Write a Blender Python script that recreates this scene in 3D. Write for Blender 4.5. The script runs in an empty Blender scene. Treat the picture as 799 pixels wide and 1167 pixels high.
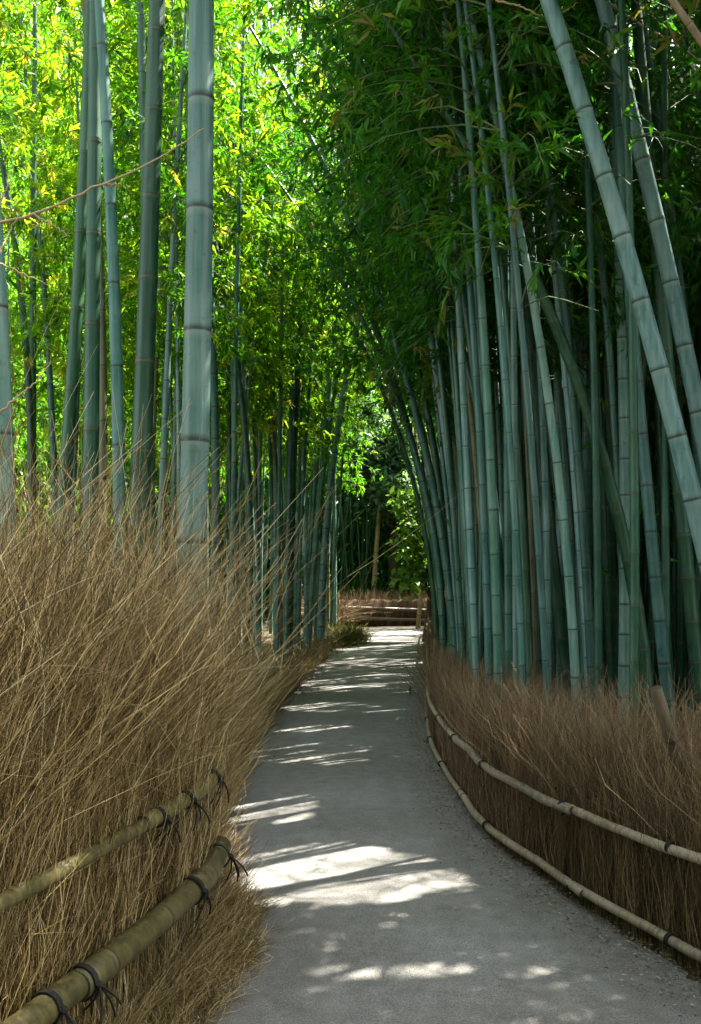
import bpy, math
import numpy as np

rng = np.random.default_rng(11)
SC = bpy.context.scene
COL = SC.collection
F, H0, CX, HC = 1100.0, 650.0, 399.5, 1.6      # focal length (px), horizon row, centre column, eye height

def P(px, py, d):
    return np.array([(px - CX) / F * d, d, HC - (py - H0) / F * d])

SUNV = np.array([0.50, 0.36, 1.0])              # direction towards the sun

# ------------------------------------------------------------------ materials
def new_mat(name):
    m = bpy.data.materials.new(name); m.use_nodes = True
    nt = m.node_tree; nt.nodes.clear()
    out = nt.nodes.new('ShaderNodeOutputMaterial')
    return m, nt, out

def N(nt, typ, **kw):
    n = nt.nodes.new(typ)
    for k, v in kw.items():
        if k in n.inputs: n.inputs[k].default_value = v
        else: setattr(n, k, v)
    return n

def ramp(nt, fac, stops):
    r = nt.nodes.new('ShaderNodeValToRGB')
    els = r.color_ramp.elements
    while len(els) < len(stops): els.new(0.5)
    for e, (p, c) in zip(els, stops):
        e.position = p; e.color = (*c, 1)
    nt.links.new(fac, r.inputs['Fac'])
    return r.outputs['Color']

def mixc(nt, fac, a, b, mode='MIX'):
    m = nt.nodes.new('ShaderNodeMix'); m.data_type = 'RGBA'; m.blend_type = mode
    for s, v in ((m.inputs['Factor'], fac), (m.inputs['A'], a), (m.inputs['B'], b)):
        if hasattr(v, 'is_linked'): nt.links.new(v, s)
        elif isinstance(v, tuple): s.default_value = (*v, 1)
        else: s.default_value = v
    return m.outputs['Result']

def leaf_mat(name, stops, trans=0.45, gain=1.5):
    m, nt, out = new_mat(name)
    a = N(nt, 'ShaderNodeAttribute', attribute_name='tint')
    c = ramp(nt, a.outputs['Fac'], stops)
    b = N(nt, 'ShaderNodeBsdfPrincipled', Roughness=0.45)
    nt.links.new(c, b.inputs['Base Color'])
    b.inputs['Specular IOR Level'].default_value = 0.22
    t = N(nt, 'ShaderNodeBsdfTranslucent')
    tc = mixc(nt, 1.0, c, (gain * 1.12, gain * 1.04, gain * 0.40), 'MULTIPLY')
    nt.links.new(tc, t.inputs['Color'])
    mx = N(nt, 'ShaderNodeMixShader', Fac=trans)
    nt.links.new(b.outputs[0], mx.inputs[1]); nt.links.new(t.outputs[0], mx.inputs[2])
    nt.links.new(mx.outputs[0], out.inputs['Surface'])
    return m

def strand_mat(name, stops, trans=0.2):
    m, nt, out = new_mat(name)
    a = N(nt, 'ShaderNodeAttribute', attribute_name='tint')
    c = ramp(nt, a.outputs['Fac'], stops)
    b = N(nt, 'ShaderNodeBsdfPrincipled', Roughness=0.65)
    b.inputs['Specular IOR Level'].default_value = 0.3
    nt.links.new(c, b.inputs['Base Color'])
    nt.links.new(b.outputs[0], out.inputs['Surface'])
    return m

def culm_mat(name, c0, c1, ring, wax, rough=0.42):
    m, nt, out = new_mat(name)
    tc = N(nt, 'ShaderNodeTexCoord')
    oi = N(nt, 'ShaderNodeObjectInfo')
    mp = N(nt, 'ShaderNodeMapping'); mp.inputs['Scale'].default_value = (38, 38, 1.6)
    nt.links.new(tc.outputs['Object'], mp.inputs['Vector'])
    n1 = N(nt, 'ShaderNodeTexNoise', Scale=1.0, Detail=4.0, Roughness=0.6)
    nt.links.new(mp.outputs[0], n1.inputs['Vector'])
    n2 = N(nt, 'ShaderNodeTexNoise', Scale=1.7, Detail=3.0)
    nt.links.new(tc.outputs['Object'], n2.inputs['Vector'])
    base = mixc(nt, ramp(nt, n1.outputs['Fac'], [(0.37, (0, 0, 0)), (0.63, (1, 1, 1))]), c0, c1)
    n3 = N(nt, 'ShaderNodeTexNoise', Scale=16.0, Detail=5.0, Roughness=0.7)
    nt.links.new(tc.outputs['Object'], n3.inputs['Vector'])
    sp_ = ramp(nt, n3.outputs['Fac'], [(0.30, (0.45, 0.45, 0.42)), (0.42, (1, 1, 1)), (0.62, (1, 1, 1)), (0.72, (1.25, 1.25, 1.2))])
    base = mixc(nt, 1.0, base, sp_, 'MULTIPLY')
    # patchy weathering: lichen and grey bloom
    pat = ramp(nt, n2.outputs['Fac'], [(0.48, (0, 0, 0)), (0.66, (1, 1, 1))])
    pf = N(nt, 'ShaderNodeMath', operation='MULTIPLY'); nt.links.new(pat, pf.inputs[0]); pf.inputs[1].default_value = 0.5
    base = mixc(nt, pf.outputs[0], base, wax)
    hs = N(nt, 'ShaderNodeHueSaturation')
    mr = N(nt, 'ShaderNodeMapRange'); nt.links.new(oi.outputs['Random'], mr.inputs['Value'])
    mr.inputs['To Min'].default_value = 0.7; mr.inputs['To Max'].default_value = 1.25
    nt.links.new(mr.outputs[0], hs.inputs['Value']); nt.links.new(base, hs.inputs['Color'])
    m7 = N(nt, 'ShaderNodeMath', operation='MULTIPLY'); nt.links.new(oi.outputs['Random'], m7.inputs[0]); m7.inputs[1].default_value = 13.7
    fr = N(nt, 'ShaderNodeMath', operation='FRACT'); nt.links.new(m7.outputs[0], fr.inputs[0])
    mh = N(nt, 'ShaderNodeMapRange'); nt.links.new(fr.outputs[0], mh.inputs['Value']); green = c0[1] > c0[0]; mh.inputs['To Min'].default_value = 0.46 if green else 0.5; mh.inputs['To Max'].default_value = 0.515 if green else 0.502
    nt.links.new(mh.outputs[0], hs.inputs['Hue'])
    aw = N(nt, 'ShaderNodeAttribute', attribute_name='wax')
    ar = N(nt, 'ShaderNodeAttribute', attribute_name='ring')
    wf = N(nt, 'ShaderNodeMath', operation='MULTIPLY'); nt.links.new(aw.outputs['Fac'], wf.inputs[0]); wf.inputs[1].default_value = 0.6
    c = mixc(nt, wf.outputs[0], hs.outputs['Color'], wax)
    rf = N(nt, 'ShaderNodeMath', operation='MULTIPLY'); nt.links.new(ar.outputs['Fac'], rf.inputs[0]); rf.inputs[1].default_value = 0.9
    c = mixc(nt, rf.outputs[0], c, ring)
    b = N(nt, 'ShaderNodeBsdfPrincipled', Roughness=rough)
    b.inputs['Specular IOR Level'].default_value = 0.4
    nt.links.new(c, b.inputs['Base Color'])
    bp = N(nt, 'ShaderNodeBump', Strength=0.7, Distance=0.005)
    nt.links.new(n1.outputs['Fac'], bp.inputs['Height']); nt.links.new(bp.outputs[0], b.inputs['Normal'])
    nt.links.new(b.outputs[0], out.inputs['Surface'])
    return m

def noise_mat(name, stops, scale, detail=6, rough=0.9, bump=0.4, fine=None, dist=0.01, coarse=None):
    m, nt, out = new_mat(name)
    tc = N(nt, 'ShaderNodeTexCoord')
    n = N(nt, 'ShaderNodeTexNoise', Scale=scale, Detail=detail, Roughness=0.65)
    nt.links.new(tc.outputs['Object'], n.inputs['Vector'])
    c = ramp(nt, n.outputs['Fac'], stops)
    h = n.outputs['Fac']
    if fine:
        v = N(nt, 'ShaderNodeTexNoise', Scale=fine, Detail=3, Roughness=0.7)
        nt.links.new(tc.outputs['Object'], v.inputs['Vector'])
        g = ramp(nt, v.outputs['Fac'], [(0.3, (0.45, 0.45, 0.45)), (0.5, (1, 1, 1)), (0.72, (1.7, 1.65, 1.55))])
        c = mixc(nt, 1.0, c, g, 'MULTIPLY'); h = v.outputs['Fac']
    if coarse:
        v = N(nt, 'ShaderNodeTexNoise', Scale=coarse, Detail=4)
        nt.links.new(tc.outputs['Object'], v.inputs['Vector'])
        g = ramp(nt, v.outputs['Fac'], [(0.3, (0.75, 0.72, 0.66)), (0.65, (1.15, 1.15, 1.15))])
        c = mixc(nt, 1.0, c, g, 'MULTIPLY')
    b = N(nt, 'ShaderNodeBsdfPrincipled', Roughness=rough)
    b.inputs['Specular IOR Level'].default_value = 0.3
    nt.links.new(c, b.inputs['Base Color'])
    bp = N(nt, 'ShaderNodeBump', Strength=bump, Distance=dist)
    nt.links.new(h, bp.inputs['Height']); nt.links.new(bp.outputs[0], b.inputs['Normal'])
    nt.links.new(b.outputs[0], out.inputs['Surface'])
    return m

LEAF_L = leaf_mat('leaf_sunlit_tone', [(0, (0.028, 0.115, 0.008)), (0.5, (0.072, 0.190, 0.009)), (0.92, (0.20, 0.30, 0.011)), (1, (0.30, 0.28, 0.05))], 0.58, 1.95)  # same bamboo leaf, with the left grove's sunlit brightness put into its colour
LEAF_R = leaf_mat('leaf_shaded_tone', [(0, (0.013, 0.082, 0.010)), (0.5, (0.030, 0.140, 0.012)), (0.95, (0.075, 0.20, 0.014)), (1, (0.17, 0.17, 0.04))], 0.45, 1.5)  # darker copy: the shade of the right grove is put into the leaf colour
LEAF_B = leaf_mat('leaf_broad', [(0, (0.06, 0.15, 0.03)), (0.5, (0.12, 0.25, 0.04)), (1, (0.2, 0.33, 0.09))], 0.4, 1.5)
LEAF_E = leaf_mat('leaf_evergreen', [(0, (0.05, 0.11, 0.075)), (1, (0.13, 0.22, 0.16))], 0.5, 2.2)
STRAW = strand_mat('dry_straw', [(0, (0.045, 0.025, 0.006)), (0.4, (0.210, 0.136, 0.046)), (0.75, (0.52, 0.375, 0.160)), (1, (0.68, 0.55, 0.32))])
BRUSH = strand_mat('brushwood', [(0, (0.050, 0.030, 0.012)), (0.5, (0.205, 0.130, 0.060)), (1, (0.46, 0.320, 0.170))])
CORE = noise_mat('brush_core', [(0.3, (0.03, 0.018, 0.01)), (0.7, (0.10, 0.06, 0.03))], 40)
TWIG = strand_mat('twig', [(0, (0.12, 0.09, 0.03)), (1, (0.22, 0.17, 0.07))])
TWIG_G = strand_mat('green_twig', [(0, (0.05, 0.09, 0.03)), (1, (0.12, 0.15, 0.05))])
DEAD = strand_mat('dead_branch', [(0, (0.26, 0.17, 0.08)), (1, (0.42, 0.30, 0.16))])
BARK = noise_mat('bark', [(0.3, (0.02, 0.016, 0.012)), (0.7, (0.09, 0.075, 0.055))], 9, bump=0.8, dist=0.03)
CULM = {
    'blue-grey': culm_mat('culm_bluegrey', (0.046, 0.125, 0.108), (0.12, 0.222, 0.195), (0.020, 0.020, 0.014), (0.24, 0.33, 0.29)),
    'deep green': culm_mat('culm_green', (0.007, 0.047, 0.022), (0.022, 0.085, 0.045), (0.10, 0.085, 0.05), (0.050, 0.120, 0.078)),
    'sea green': culm_mat('culm_seagreen', (0.014, 0.072, 0.052), (0.042, 0.132, 0.102), (0.025, 0.025, 0.018), (0.13, 0.215, 0.175)),
    'olive': culm_mat('culm_olive', (0.060, 0.072, 0.020), (0.12, 0.13, 0.045), (0.035, 0.03, 0.018), (0.19, 0.19, 0.11)),
    'weathered': culm_mat('culm_weathered', (0.04, 0.026, 0.012), (0.10, 0.066, 0.032), (0.03, 0.02, 0.01), (0.11, 0.08, 0.05), 0.7),
    'tan': culm_mat('culm_tan', (0.16, 0.105, 0.05), (0.26, 0.18, 0.095), (0.06, 0.04, 0.02), (0.3, 0.24, 0.15)),
}
RAIL_L = culm_mat('rail_olive', (0.060, 0.050, 0.013), (0.135, 0.108, 0.034), (0.016, 0.012, 0.006), (0.17, 0.14, 0.06), 0.55)
RAIL_R = culm_mat('rail_grey', (0.115, 0.088, 0.055), (0.23, 0.18, 0.118), (0.035, 0.027, 0.02), (0.30, 0.25, 0.18), 0.5)
ROPE = noise_mat('black_cord', [(0.3, (0.008, 0.007, 0.006)), (0.7, (0.03, 0.027, 0.022))], 200)
SOIL = noise_mat('soil', [(0.3, (0.035, 0.026, 0.017)), (0.55, (0.085, 0.062, 0.038)), (0.75, (0.15, 0.11, 0.065))], 3.5, 10, fine=60, dist=0.03)
PATH = noise_mat('paving', [(0.3, (0.132, 0.127, 0.118)), (0.7, (0.200, 0.196, 0.185))], 9, 8, bump=0.6, fine=170, dist=0.006, coarse=0.7)
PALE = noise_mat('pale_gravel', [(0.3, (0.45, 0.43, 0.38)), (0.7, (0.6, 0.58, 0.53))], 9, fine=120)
LITTER = strand_mat('litter', [(0, (0.10, 0.065, 0.035)), (0.5, (0.22, 0.16, 0.09)), (1, (0.36, 0.29, 0.19))])
MOSS = leaf_mat('moss_grass', [(0, (0.06, 0.08, 0.012)), (0.6, (0.14, 0.15, 0.025)), (1, (0.24, 0.2, 0.06))], 0.3, 1.2)

# ------------------------------------------------------------------ mesh helpers
def link(o, parent=None):
    COL.objects.link(o)
    if parent is not None: o.parent = parent
    return o

def mesh_obj(name, V, Q, mats, parent=None, fattr=None, vattr=None, mi=None, smooth=True, loc=None):
    """ONE mesh object from world-space vertices and quads (triangles repeat nothing)."""
    V = np.asarray(V, np.float64); Q = np.asarray(Q, np.int32)
    if loc is not None: V = V - np.asarray(loc)
    me = bpy.data.meshes.new(name)
    me.vertices.add(len(V)); me.vertices.foreach_set('co', V.astype(np.float32).ravel())
    me.loops.add(Q.size); me.loops.foreach_set('vertex_index', Q.ravel())
    me.polygons.add(len(Q))
    me.polygons.foreach_set('loop_start', np.arange(0, Q.size, Q.shape[1], dtype=np.int32))
    if smooth: me.polygons.foreach_set('use_smooth', np.ones(len(Q), bool))
    for m in (mats if isinstance(mats, (list, tuple)) else [mats]): me.materials.append(m)
    if mi is not None: me.polygons.foreach_set('material_index', np.asarray(mi, np.int32))
    for k, a in (fattr or {}).items():
        me.attributes.new(k, 'FLOAT', 'FACE').data.foreach_set('value', np.asarray(a, np.float32))
    for k, a in (vattr or {}).items():
        me.attributes.new(k, 'FLOAT', 'POINT').data.foreach_set('value', np.asarray(a, np.float32))
    me.update(calc_edges=True)
    o = bpy.data.objects.new(name, me)
    if loc is not None and parent is None: o.location = loc
    return link(o, parent)

def unit(v):
    return v / (np.linalg.norm(v, axis=-1, keepdims=True) + 1e-12)

def tubes(pts, rad, sides=3):
    """pts (n,k,3), rad (n,k) -> V, Q ; one tube per row"""
    n, k, _ = pts.shape
    t = unit(np.gradient(pts, axis=1))
    mean = unit(pts[:, -1] - pts[:, 0])
    ref = np.where(np.abs(mean[:, [2]]) > 0.8, np.array([[1.0, 0.13, 0]]), np.array([[0.05, 0.1, 1.0]]))[:, None, :]
    a = unit(np.cross(t, ref)); b = np.cross(t, a)
    ang = np.arange(sides) / sides * 2 * np.pi
    V = pts[:, :, None, :] + rad[:, :, None, None] * (np.cos(ang)[None, None, :, None] * a[:, :, None, :] + np.sin(ang)[None, None, :, None] * b[:, :, None, :])
    idx = np.arange(n * k * sides).reshape(n, k, sides)
    j = np.roll(np.arange(sides), -1)
    Q = np.stack([idx[:, :-1], idx[:, :-1][:, :, j], idx[:, 1:][:, :, j], idx[:, 1:]], -1).reshape(-1, 4)
    return V.reshape(-1, 3), Q

def leaves(base, d, length, width, r, droop=0.15):
    """lens-shaped leaves: base (n,3), direction d (n,3) unit"""
    n = len(base)
    up = unit(np.array([0, 0, 1.0]) + r.normal(0, 0.55, (n, 3)))
    s = unit(np.cross(d, up)); nn = np.cross(s, d)
    L = length[:, None]; W = width[:, None]
    mid = base + d * L * 0.42 + nn * L * 0.05
    V = np.stack([base, mid + s * W * 0.5, base + d * L - nn * L * droop - np.array([0, 0, 1.0]) * L * droop * 0.6, mid - s * W * 0.5], 1)
    return V.reshape(-1, 3), np.arange(n * 4).reshape(n, 4)

def tag(o, label, cat, group=None, kind=None):
    o['label'] = label; o['category'] = cat
    if group: o['group'] = group
    if kind: o['kind'] = kind
    return o

def thing(name, label, cat, loc, group=None):
    o = bpy.data.objects.new(name, None); o.location = [float(q) for q in loc]
    o.empty_display_size = 0.2
    link(o); return tag(o, label, cat, group)

class Line:
    """polyline on the ground, smooth; s in metres; normal points to the right of travel"""
    def __init__(self, pts):
        p = np.array(pts, float)
        t = np.arange(len(p)); tt = np.linspace(0, len(p) - 1, 40 * len(p))
        q = np.stack([np.interp(tt, t, p[:, 0]), np.interp(tt, t, p[:, 1])], 1)
        for _ in range(60):
            q[1:-1] = (q[:-2] + 2 * q[1:-1] + q[2:]) / 4
        self.q = q
        self.s = np.concatenate([[0], np.cumsum(np.linalg.norm(np.diff(q, axis=0), axis=1))])
        self.len = self.s[-1]
        t = unit(np.gradient(q, axis=0)); self.n = np.stack([t[:, 1], -t[:, 0]], 1)
    def at(self, s):
        return np.stack([np.interp(s, self.s, self.q[:, 0]), np.interp(s, self.s, self.q[:, 1])], -1)
    def nor(self, s):
        return unit(np.stack([np.interp(s, self.s, self.n[:, 0]), np.interp(s, self.s, self.n[:, 1])], -1))
    def s_at_y(self, y):
        return float(np.interp(y, self.q[:, 1], self.s))
    def x_at_y(self, y):
        return np.interp(y, self.q[:, 1], self.q[:, 0])

FL = Line([(-1.95, -1.2), (-1.5, 0.8), (-1.15, 1.8), (-.94, 2.5), (-.76, 3.2), (-.645, 3.75), (-.63, 4.1), (-.68, 4.6), (-.82, 5.3), (-.92, 6.5), (-.97, 9), (-.85, 12), (-.40, 18), (-.02, 24), (0.1, 26.2)])
FR = Line([(2.6, 0.4), (1.85, 2.4), (1.40, 3.75), (1.15, 4.45), (.84, 5.65), (.76, 6.9), (.75, 8.8), (.98, 11.7), (1.4, 17), (1.95, 24.0), (2.6, 25.2), (4.5, 25.9), (9, 26.2)])

# ------------------------------------------------------------------ ground, path
def sheet(name, mat, x0, x1, y0, y1, z):
    V = np.array([(x0, y0, z), (x1, y0, z), (x1, y1, z), (x0, y1, z)])
    o = mesh_obj(name, V, [[0, 1, 2, 3]], mat, smooth=False); return o
g = sheet('ground', SOIL, -250, 250, -120, 400, 0.0); g['kind'] = 'structure'

lp = [(-1.9, -8), (-1.75, -1), (-1.2, 1.8), (-.8, 3.2), (-.72, 4.2), (-.78, 5.3), (-.92, 6.5), (-.97, 9), (-.83, 12), (-.38, 18), (.02, 24), (.3, 26.2), (1.0, 26.9), (3, 27.4), (12, 27.8)]
rp = [(2.6, -8), (2.4, -1), (1.95, 1.8), (1.52, 3.2), (1.2, 4.2), (.93, 5.3), (.79, 6.5), (.74, 9), (.98, 12), (1.45, 18), (1.85, 23.2), (2.0, 23.9), (2.3, 24.6), (3.4, 25.3), (12, 25.8)]
A, B = Line(lp), Line(rp)
k = 260
u = np.linspace(0, 1, k)
pa = np.stack([np.interp(u, np.linspace(0, 1, len(A.q)), A.q[:, i]) for i in (0, 1)], 1)
pb = np.stack([np.interp(u, np.linspace(0, 1, len(B.q)), B.q[:, i]) for i in (0, 1)], 1)
pa[:, 0] += 0.02 * np.sin(u * 190) + rng.normal(0, 0.012, k)
pb[:, 0] += 0.02 * np.sin(u * 170 + 1) + rng.normal(0, 0.012, k)
w = np.linspace(0, 1, 7)
PV = pa[:, None] * (1 - w)[None, :, None] + pb[:, None] * w[None, :, None]
PZ = 0.006 + 0.022 * np.sin(np.pi * w)[None, :] * np.ones((k, 1))
PV = np.concatenate([PV, PZ[:, :, None]], 2).reshape(-1, 3)
ii = np.arange(k * 7).reshape(k, 7)
PQ = np.stack([ii[:-1, :-1], ii[:-1, 1:], ii[1:, 1:], ii[1:, :-1]], -1).reshape(-1, 4)
o = mesh_obj('path', PV, PQ, PATH); o['kind'] = 'structure'
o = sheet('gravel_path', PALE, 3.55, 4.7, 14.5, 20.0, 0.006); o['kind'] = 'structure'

# ------------------------------------------------------------------ where the sun gets through
# openings in the canopy: ellipses on the ground (X, Y, half-width, half-depth)
GAPS = [(-.14, 5.00, .68, .40), (-.30, 5.25, .50, .28), (.16, 3.78, .32, .01), (-.62, 6.45, .36, .42), (-.25, 8.3, .66, .42), (-.35, 9.6, .5, .16),
        (0.0, 11.1, .7, .36), (.32, 12.8, .7, .34), (.45, 14.6, .6, .2), (.6, 16.6, .9, .8), (.75, 18.8, .8, .6), (1.0, 21.8, 1.0, 1.0), (1.2, 24.4, 1.1, .8),
        (4.05, 17.5, 0.45, 2.2), (-1.7, 29.2, 1.6, 1.8), (0.10, 20.3, .95, 1.1), (0.6, 20.8, .5, .5)]
def in_gap(p, grow=0.07):
    gx = p[:, 0] - p[:, 2] * SUNV[0]; gy = p[:, 1] - p[:, 2] * SUNV[1]
    wob = 0.10 * np.sin(gx * 9 + gy * 7) + 0.08 * np.sin(gx * 21 - gy * 13)
    hit = np.zeros(len(p), bool)
    for (x, y, a, b) in GAPS:
        hit |= ((gx - x) / (a + grow)) ** 2 + ((gy - y) / (b + grow)) ** 2 < 1 + wob
    return hit

# ------------------------------------------------------------------ bamboo
def bamboo(base, a, b, c, e, H, r0, kind, label, group, crown0=4.5, nleaf=7, leaf=0.15, internode=0.29, mat=None, seed=0, bl=1.25, crown=True, sides=10, dens=1.0, carve=True):
    """culm axis: X = x0 + a z + b z^2, Y = y0 + c z + e z^2"""
    r = np.random.default_rng(seed + 1000)
    x0, y0 = base
    def ax(z):
        z = np.asarray(z, float)
        return np.stack([x0 + a * z + b * z * z, y0 + c * z + e * z * z, z], -1)
    root = thing('bamboo', label, 'bamboo', (x0, y0, 0), group)
    # nodes
    nodes = []; z = 0.10 + r.uniform(0, internode)
    while z < H - 0.2:
        nodes.append(z)
        f = z / H
        z += internode * (0.75 + 0.5 * min(1, f * 4)) * (1.15 - 0.45 * f) * r.uniform(0.93, 1.07)
    nodes = np.array(nodes)
    R = lambda z: r0 * np.clip(1.06 - 0.42 * (z / H) - 0.54 * (z / H) ** 4, 0.06, 2)
    zs, mul, ring, wax = [0.0], [1.0], [0.0], [0.0]
    for zn in nodes:
        q = R(zn)
        for dz, m_, rg, wx in ((-0.85, .99, 0, 0.0), (-0.22, 1.0, 0, 1.0), (-0.12, 1.055, 1, 0), (0.0, .985, 1, 0), (0.13, 1.05, 0.25, 0), (0.40, 1.0, 0, 0.15)):
            zs.append(zn + dz * q); mul.append(m_); ring.append(rg); wax.append(wx)
    zs.append(H); mul.append(1); ring.append(0); wax.append(0)
    zs = np.array(zs); order = np.argsort(zs, kind='stable'); zs = zs[order]
    mul = np.array(mul)[order]; ring = np.array(ring)[order]; wax = np.array(wax)[order]
    V, Q = tubes(ax(zs)[None], (R(zs) * mul)[None], sides)
    mesh_obj('culm', V - np.array([x0, y0, 0]), Q, CULM[kind], root, vattr={'ring': np.repeat(ring, sides), 'wax': np.repeat(wax, sides)})
    if not crown: return root
    # crown: two branches per node, sprays of narrow leaves
    zn = nodes[nodes > crown0]
    if len(zn) == 0: return root
    az0 = r.uniform(0, 2 * np.pi)
    i = np.arange(len(zn))
    zb = np.concatenate([zn, zn]); az = np.concatenate([az0 + i * np.pi, az0 + i * np.pi + 0.7]) + r.normal(0, 0.45, 2 * len(zn))
    keep = r.random(len(zb)) < dens
    zb, az = zb[keep], az[keep]
    f = (zb - crown0) / max(H - crown0, 0.1)
    L = bl * (0.55 + 0.75 * np.minimum(1, f * 3)) * (1.1 - 0.75 * f) * r.uniform(0.6, 1.25, len(zb))
    el = np.radians(r.uniform(15, 50, len(zb)))
    K = 6; t = np.linspace(0, 1, K)
    dx = np.cos(az) * np.cos(el); dy = np.sin(az) * np.cos(el); dz = np.sin(el)
    p0 = ax(zb)
    dirs = np.stack([dx, dy, dz], -1)
    droop = (0.35 + 0.5 * r.random(len(zb)))
    pts = p0[:, None] + dirs[:, None] * (L[:, None] * t)[:, :, None]
    pts[:, :, 2] -= (droop * L)[:, None] * t ** 2
    pts += r.normal(0, 0.02, pts.shape) * t[None, :, None]
    TV, TQ = tubes(pts, (0.0065 * (1 - 0.75 * t))[None] * (0.6 + 0.5 * L)[:, None], 3)
    # sprays
    S = 8
    ts = np.linspace(0.28, 1.0, S)[None] + r.normal(0, 0.04, (len(zb), S))
    sp = p0[:, None] + dirs[:, None] * (L[:, None] * ts)[:, :, None]
    sp[:, :, 2] -= (droop * L)[:, None] * ts ** 2
    sp = sp.reshape(-1, 3) + r.normal(0, 0.10, (len(zb) * S, 3)) * np.array([1, 1, 0.7])
    sd = np.repeat(dirs, S, 0) * 0.6 + r.normal(0, 0.55, (len(sp), 3)); sd[:, 2] -= 0.35
    sd = unit(sd)
    base_l = np.repeat(sp, nleaf, 0)
    off = r.uniform(0, 0.16, (len(base_l), 1))
    base_l = base_l + np.repeat(sd, nleaf, 0) * off
    ld = unit(np.repeat(sd, nleaf, 0) + r.normal(0, 0.5, base_l.shape) + np.array([0, 0, -0.15]))
    tint = np.clip(0.45 + r.normal(0, 0.20) + np.repeat(r.normal(0, 0.17, len(sp)), nleaf) + r.normal(0, 0.12, len(base_l)), 0, 1)
    ll = leaf * r.uniform(0.65, 1.2, len(base_l))
    keep = np.ones(len(base_l), bool)
    if carve: keep &= ~in_gap(base_l + ld * ll[:, None] * 0.5)
    keep &= (np.abs(base_l[:, 1]) + np.abs(base_l[:, 0]) > 2.2)
    base_l, ld, tint, ll = base_l[keep], ld[keep], tint[keep], ll[keep]
    LV, LQ = leaves(base_l, ld, ll, ll * 0.2, r)
    V = np.concatenate([TV, LV]) - np.array([x0, y0, 0]); Q = np.concatenate([TQ, LQ + len(TV)])
    mesh_obj('crown', V, Q, [TWIG_G, mat or LEAF_L], root, fattr={'tint': np.concatenate([r.uniform(0, 1, len(TQ)), tint])},
             mi=np.concatenate([np.zeros(len(TQ)), np.ones(len(LQ))]), smooth=False)
    return root

SEED = [0]
def manual(pix, d, wpx, kind, label, H=10.5, crown0=5.0, mat=None, group=None, dd=0.0, **kw):
    """a culm fitted to points seen in the photograph, standing at distance d"""
    pts = np.array([P(x, y, d) for x, y in pix])
    deg = 2 if len(pts) > 2 else 1
    cf = np.polyfit(pts[:, 2], pts[:, 0], deg)
    if deg == 1: cf = np.array([0, cf[0], cf[1]])
    b = float(np.clip(cf[0], -0.06, 0.06))
    SEED[0] += 1
    return bamboo((cf[2], d), cf[1], b, dd, 0, H, wpx / 2 / F * d, kind, label, group, crown0=crown0, mat=mat, seed=SEED[0], **kw)

# ---- left, hand-placed
manual([(217, 690), (224, 430), (229, 150), (229.5, 0)], 4.8, 33, 'blue-grey', 'thickest pale blue-grey bamboo culm rising beside the path from the dry grass', crown0=5.6, internode=0.46, sides=24)
manual([(160, 560), (167, 350), (175, 150), (179, 0)], 7.4, 24, 'deep green', 'thick deep green culm just left of the thickest pale culm', crown0=6.6, internode=0.53, sides=16)
manual([(170, 530), (167, 300), (163, 130), (160, 0)], 9.5, 13, 'sea green', 'thinner blue-green culm half hidden behind the thick deep green culm', crown0=8, internode=0.5)
manual([(136, 580), (131, 330), (121, 150), (113, -10)], 7.0, 15, 'sea green', 'slim blue-green culm leaning left, right-hand stem of the four-culm cluster', crown0=6.4, internode=0.47)
manual([(103, 560), (106, 300), (108, 150), (109, 0)], 7.6, 19, 'deep green', 'dark green upright culm in the middle of the four-culm cluster', crown0=6.8, internode=0.6)
manual([(72, 580), (88, 340), (97, 170), (103, 0)], 7.9, 16, 'deep green', 'dark green culm leaning right, left-hand stem of the four-culm cluster', crown0=7, internode=0.52)
manual([(117, 540), (115, 300), (100, 60), (96, 0)], 9.6, 10, 'olive', 'thin olive culm glimpsed behind the four-culm cluster', crown0=7.5, internode=0.45)
manual([(6, 610), (2, 430), (-6, 300), (-16, 150)], 5.0, 24, 'blue-grey', 'pale blue-grey culm cut by the left border of the photo', crown0=5.4, internode=0.5, sides=16)
manual([(36, 560), (30, 400), (20, 300)], 12, 9, 'deep green', 'thin dark culm between the left border and the four-culm cluster, leaning left', crown0=6.5)
manual([(62, 540), (55, 400), (46, 270)], 13, 8, 'sea green', 'thin blue-green culm beside the left-hand stem of the four-culm cluster', crown0=6.5)
manual([(246, 600), (245, 480), (241, 350)], 10.5, 10, 'sea green', 'slim culm just right of the thickest pale culm', crown0=5.4)
manual([(285, 620), (276, 460), (258, 340)], 12, 8, 'deep green', 'thin dark culm leaning left between the thickest culm and the path', crown0=5.2)
manual([(330, 690), (333, 560), (340, 400)], 15, 9, 'deep green', 'dark culm standing in the dry grass at the middle of the left grove edge', crown0=5.2)
manual([(367, 690), (376, 560), (388, 470)], 19, 9, 'blue-grey', 'palest slim culm at the left grove edge above the path bend, leaning right', crown0=5.6)
manual([(352, 720), (362, 600), (372, 480)], 18.5, 8, 'sea green', 'slim culm next to the palest one at the left grove edge, leaning right', crown0=5.6)

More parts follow.
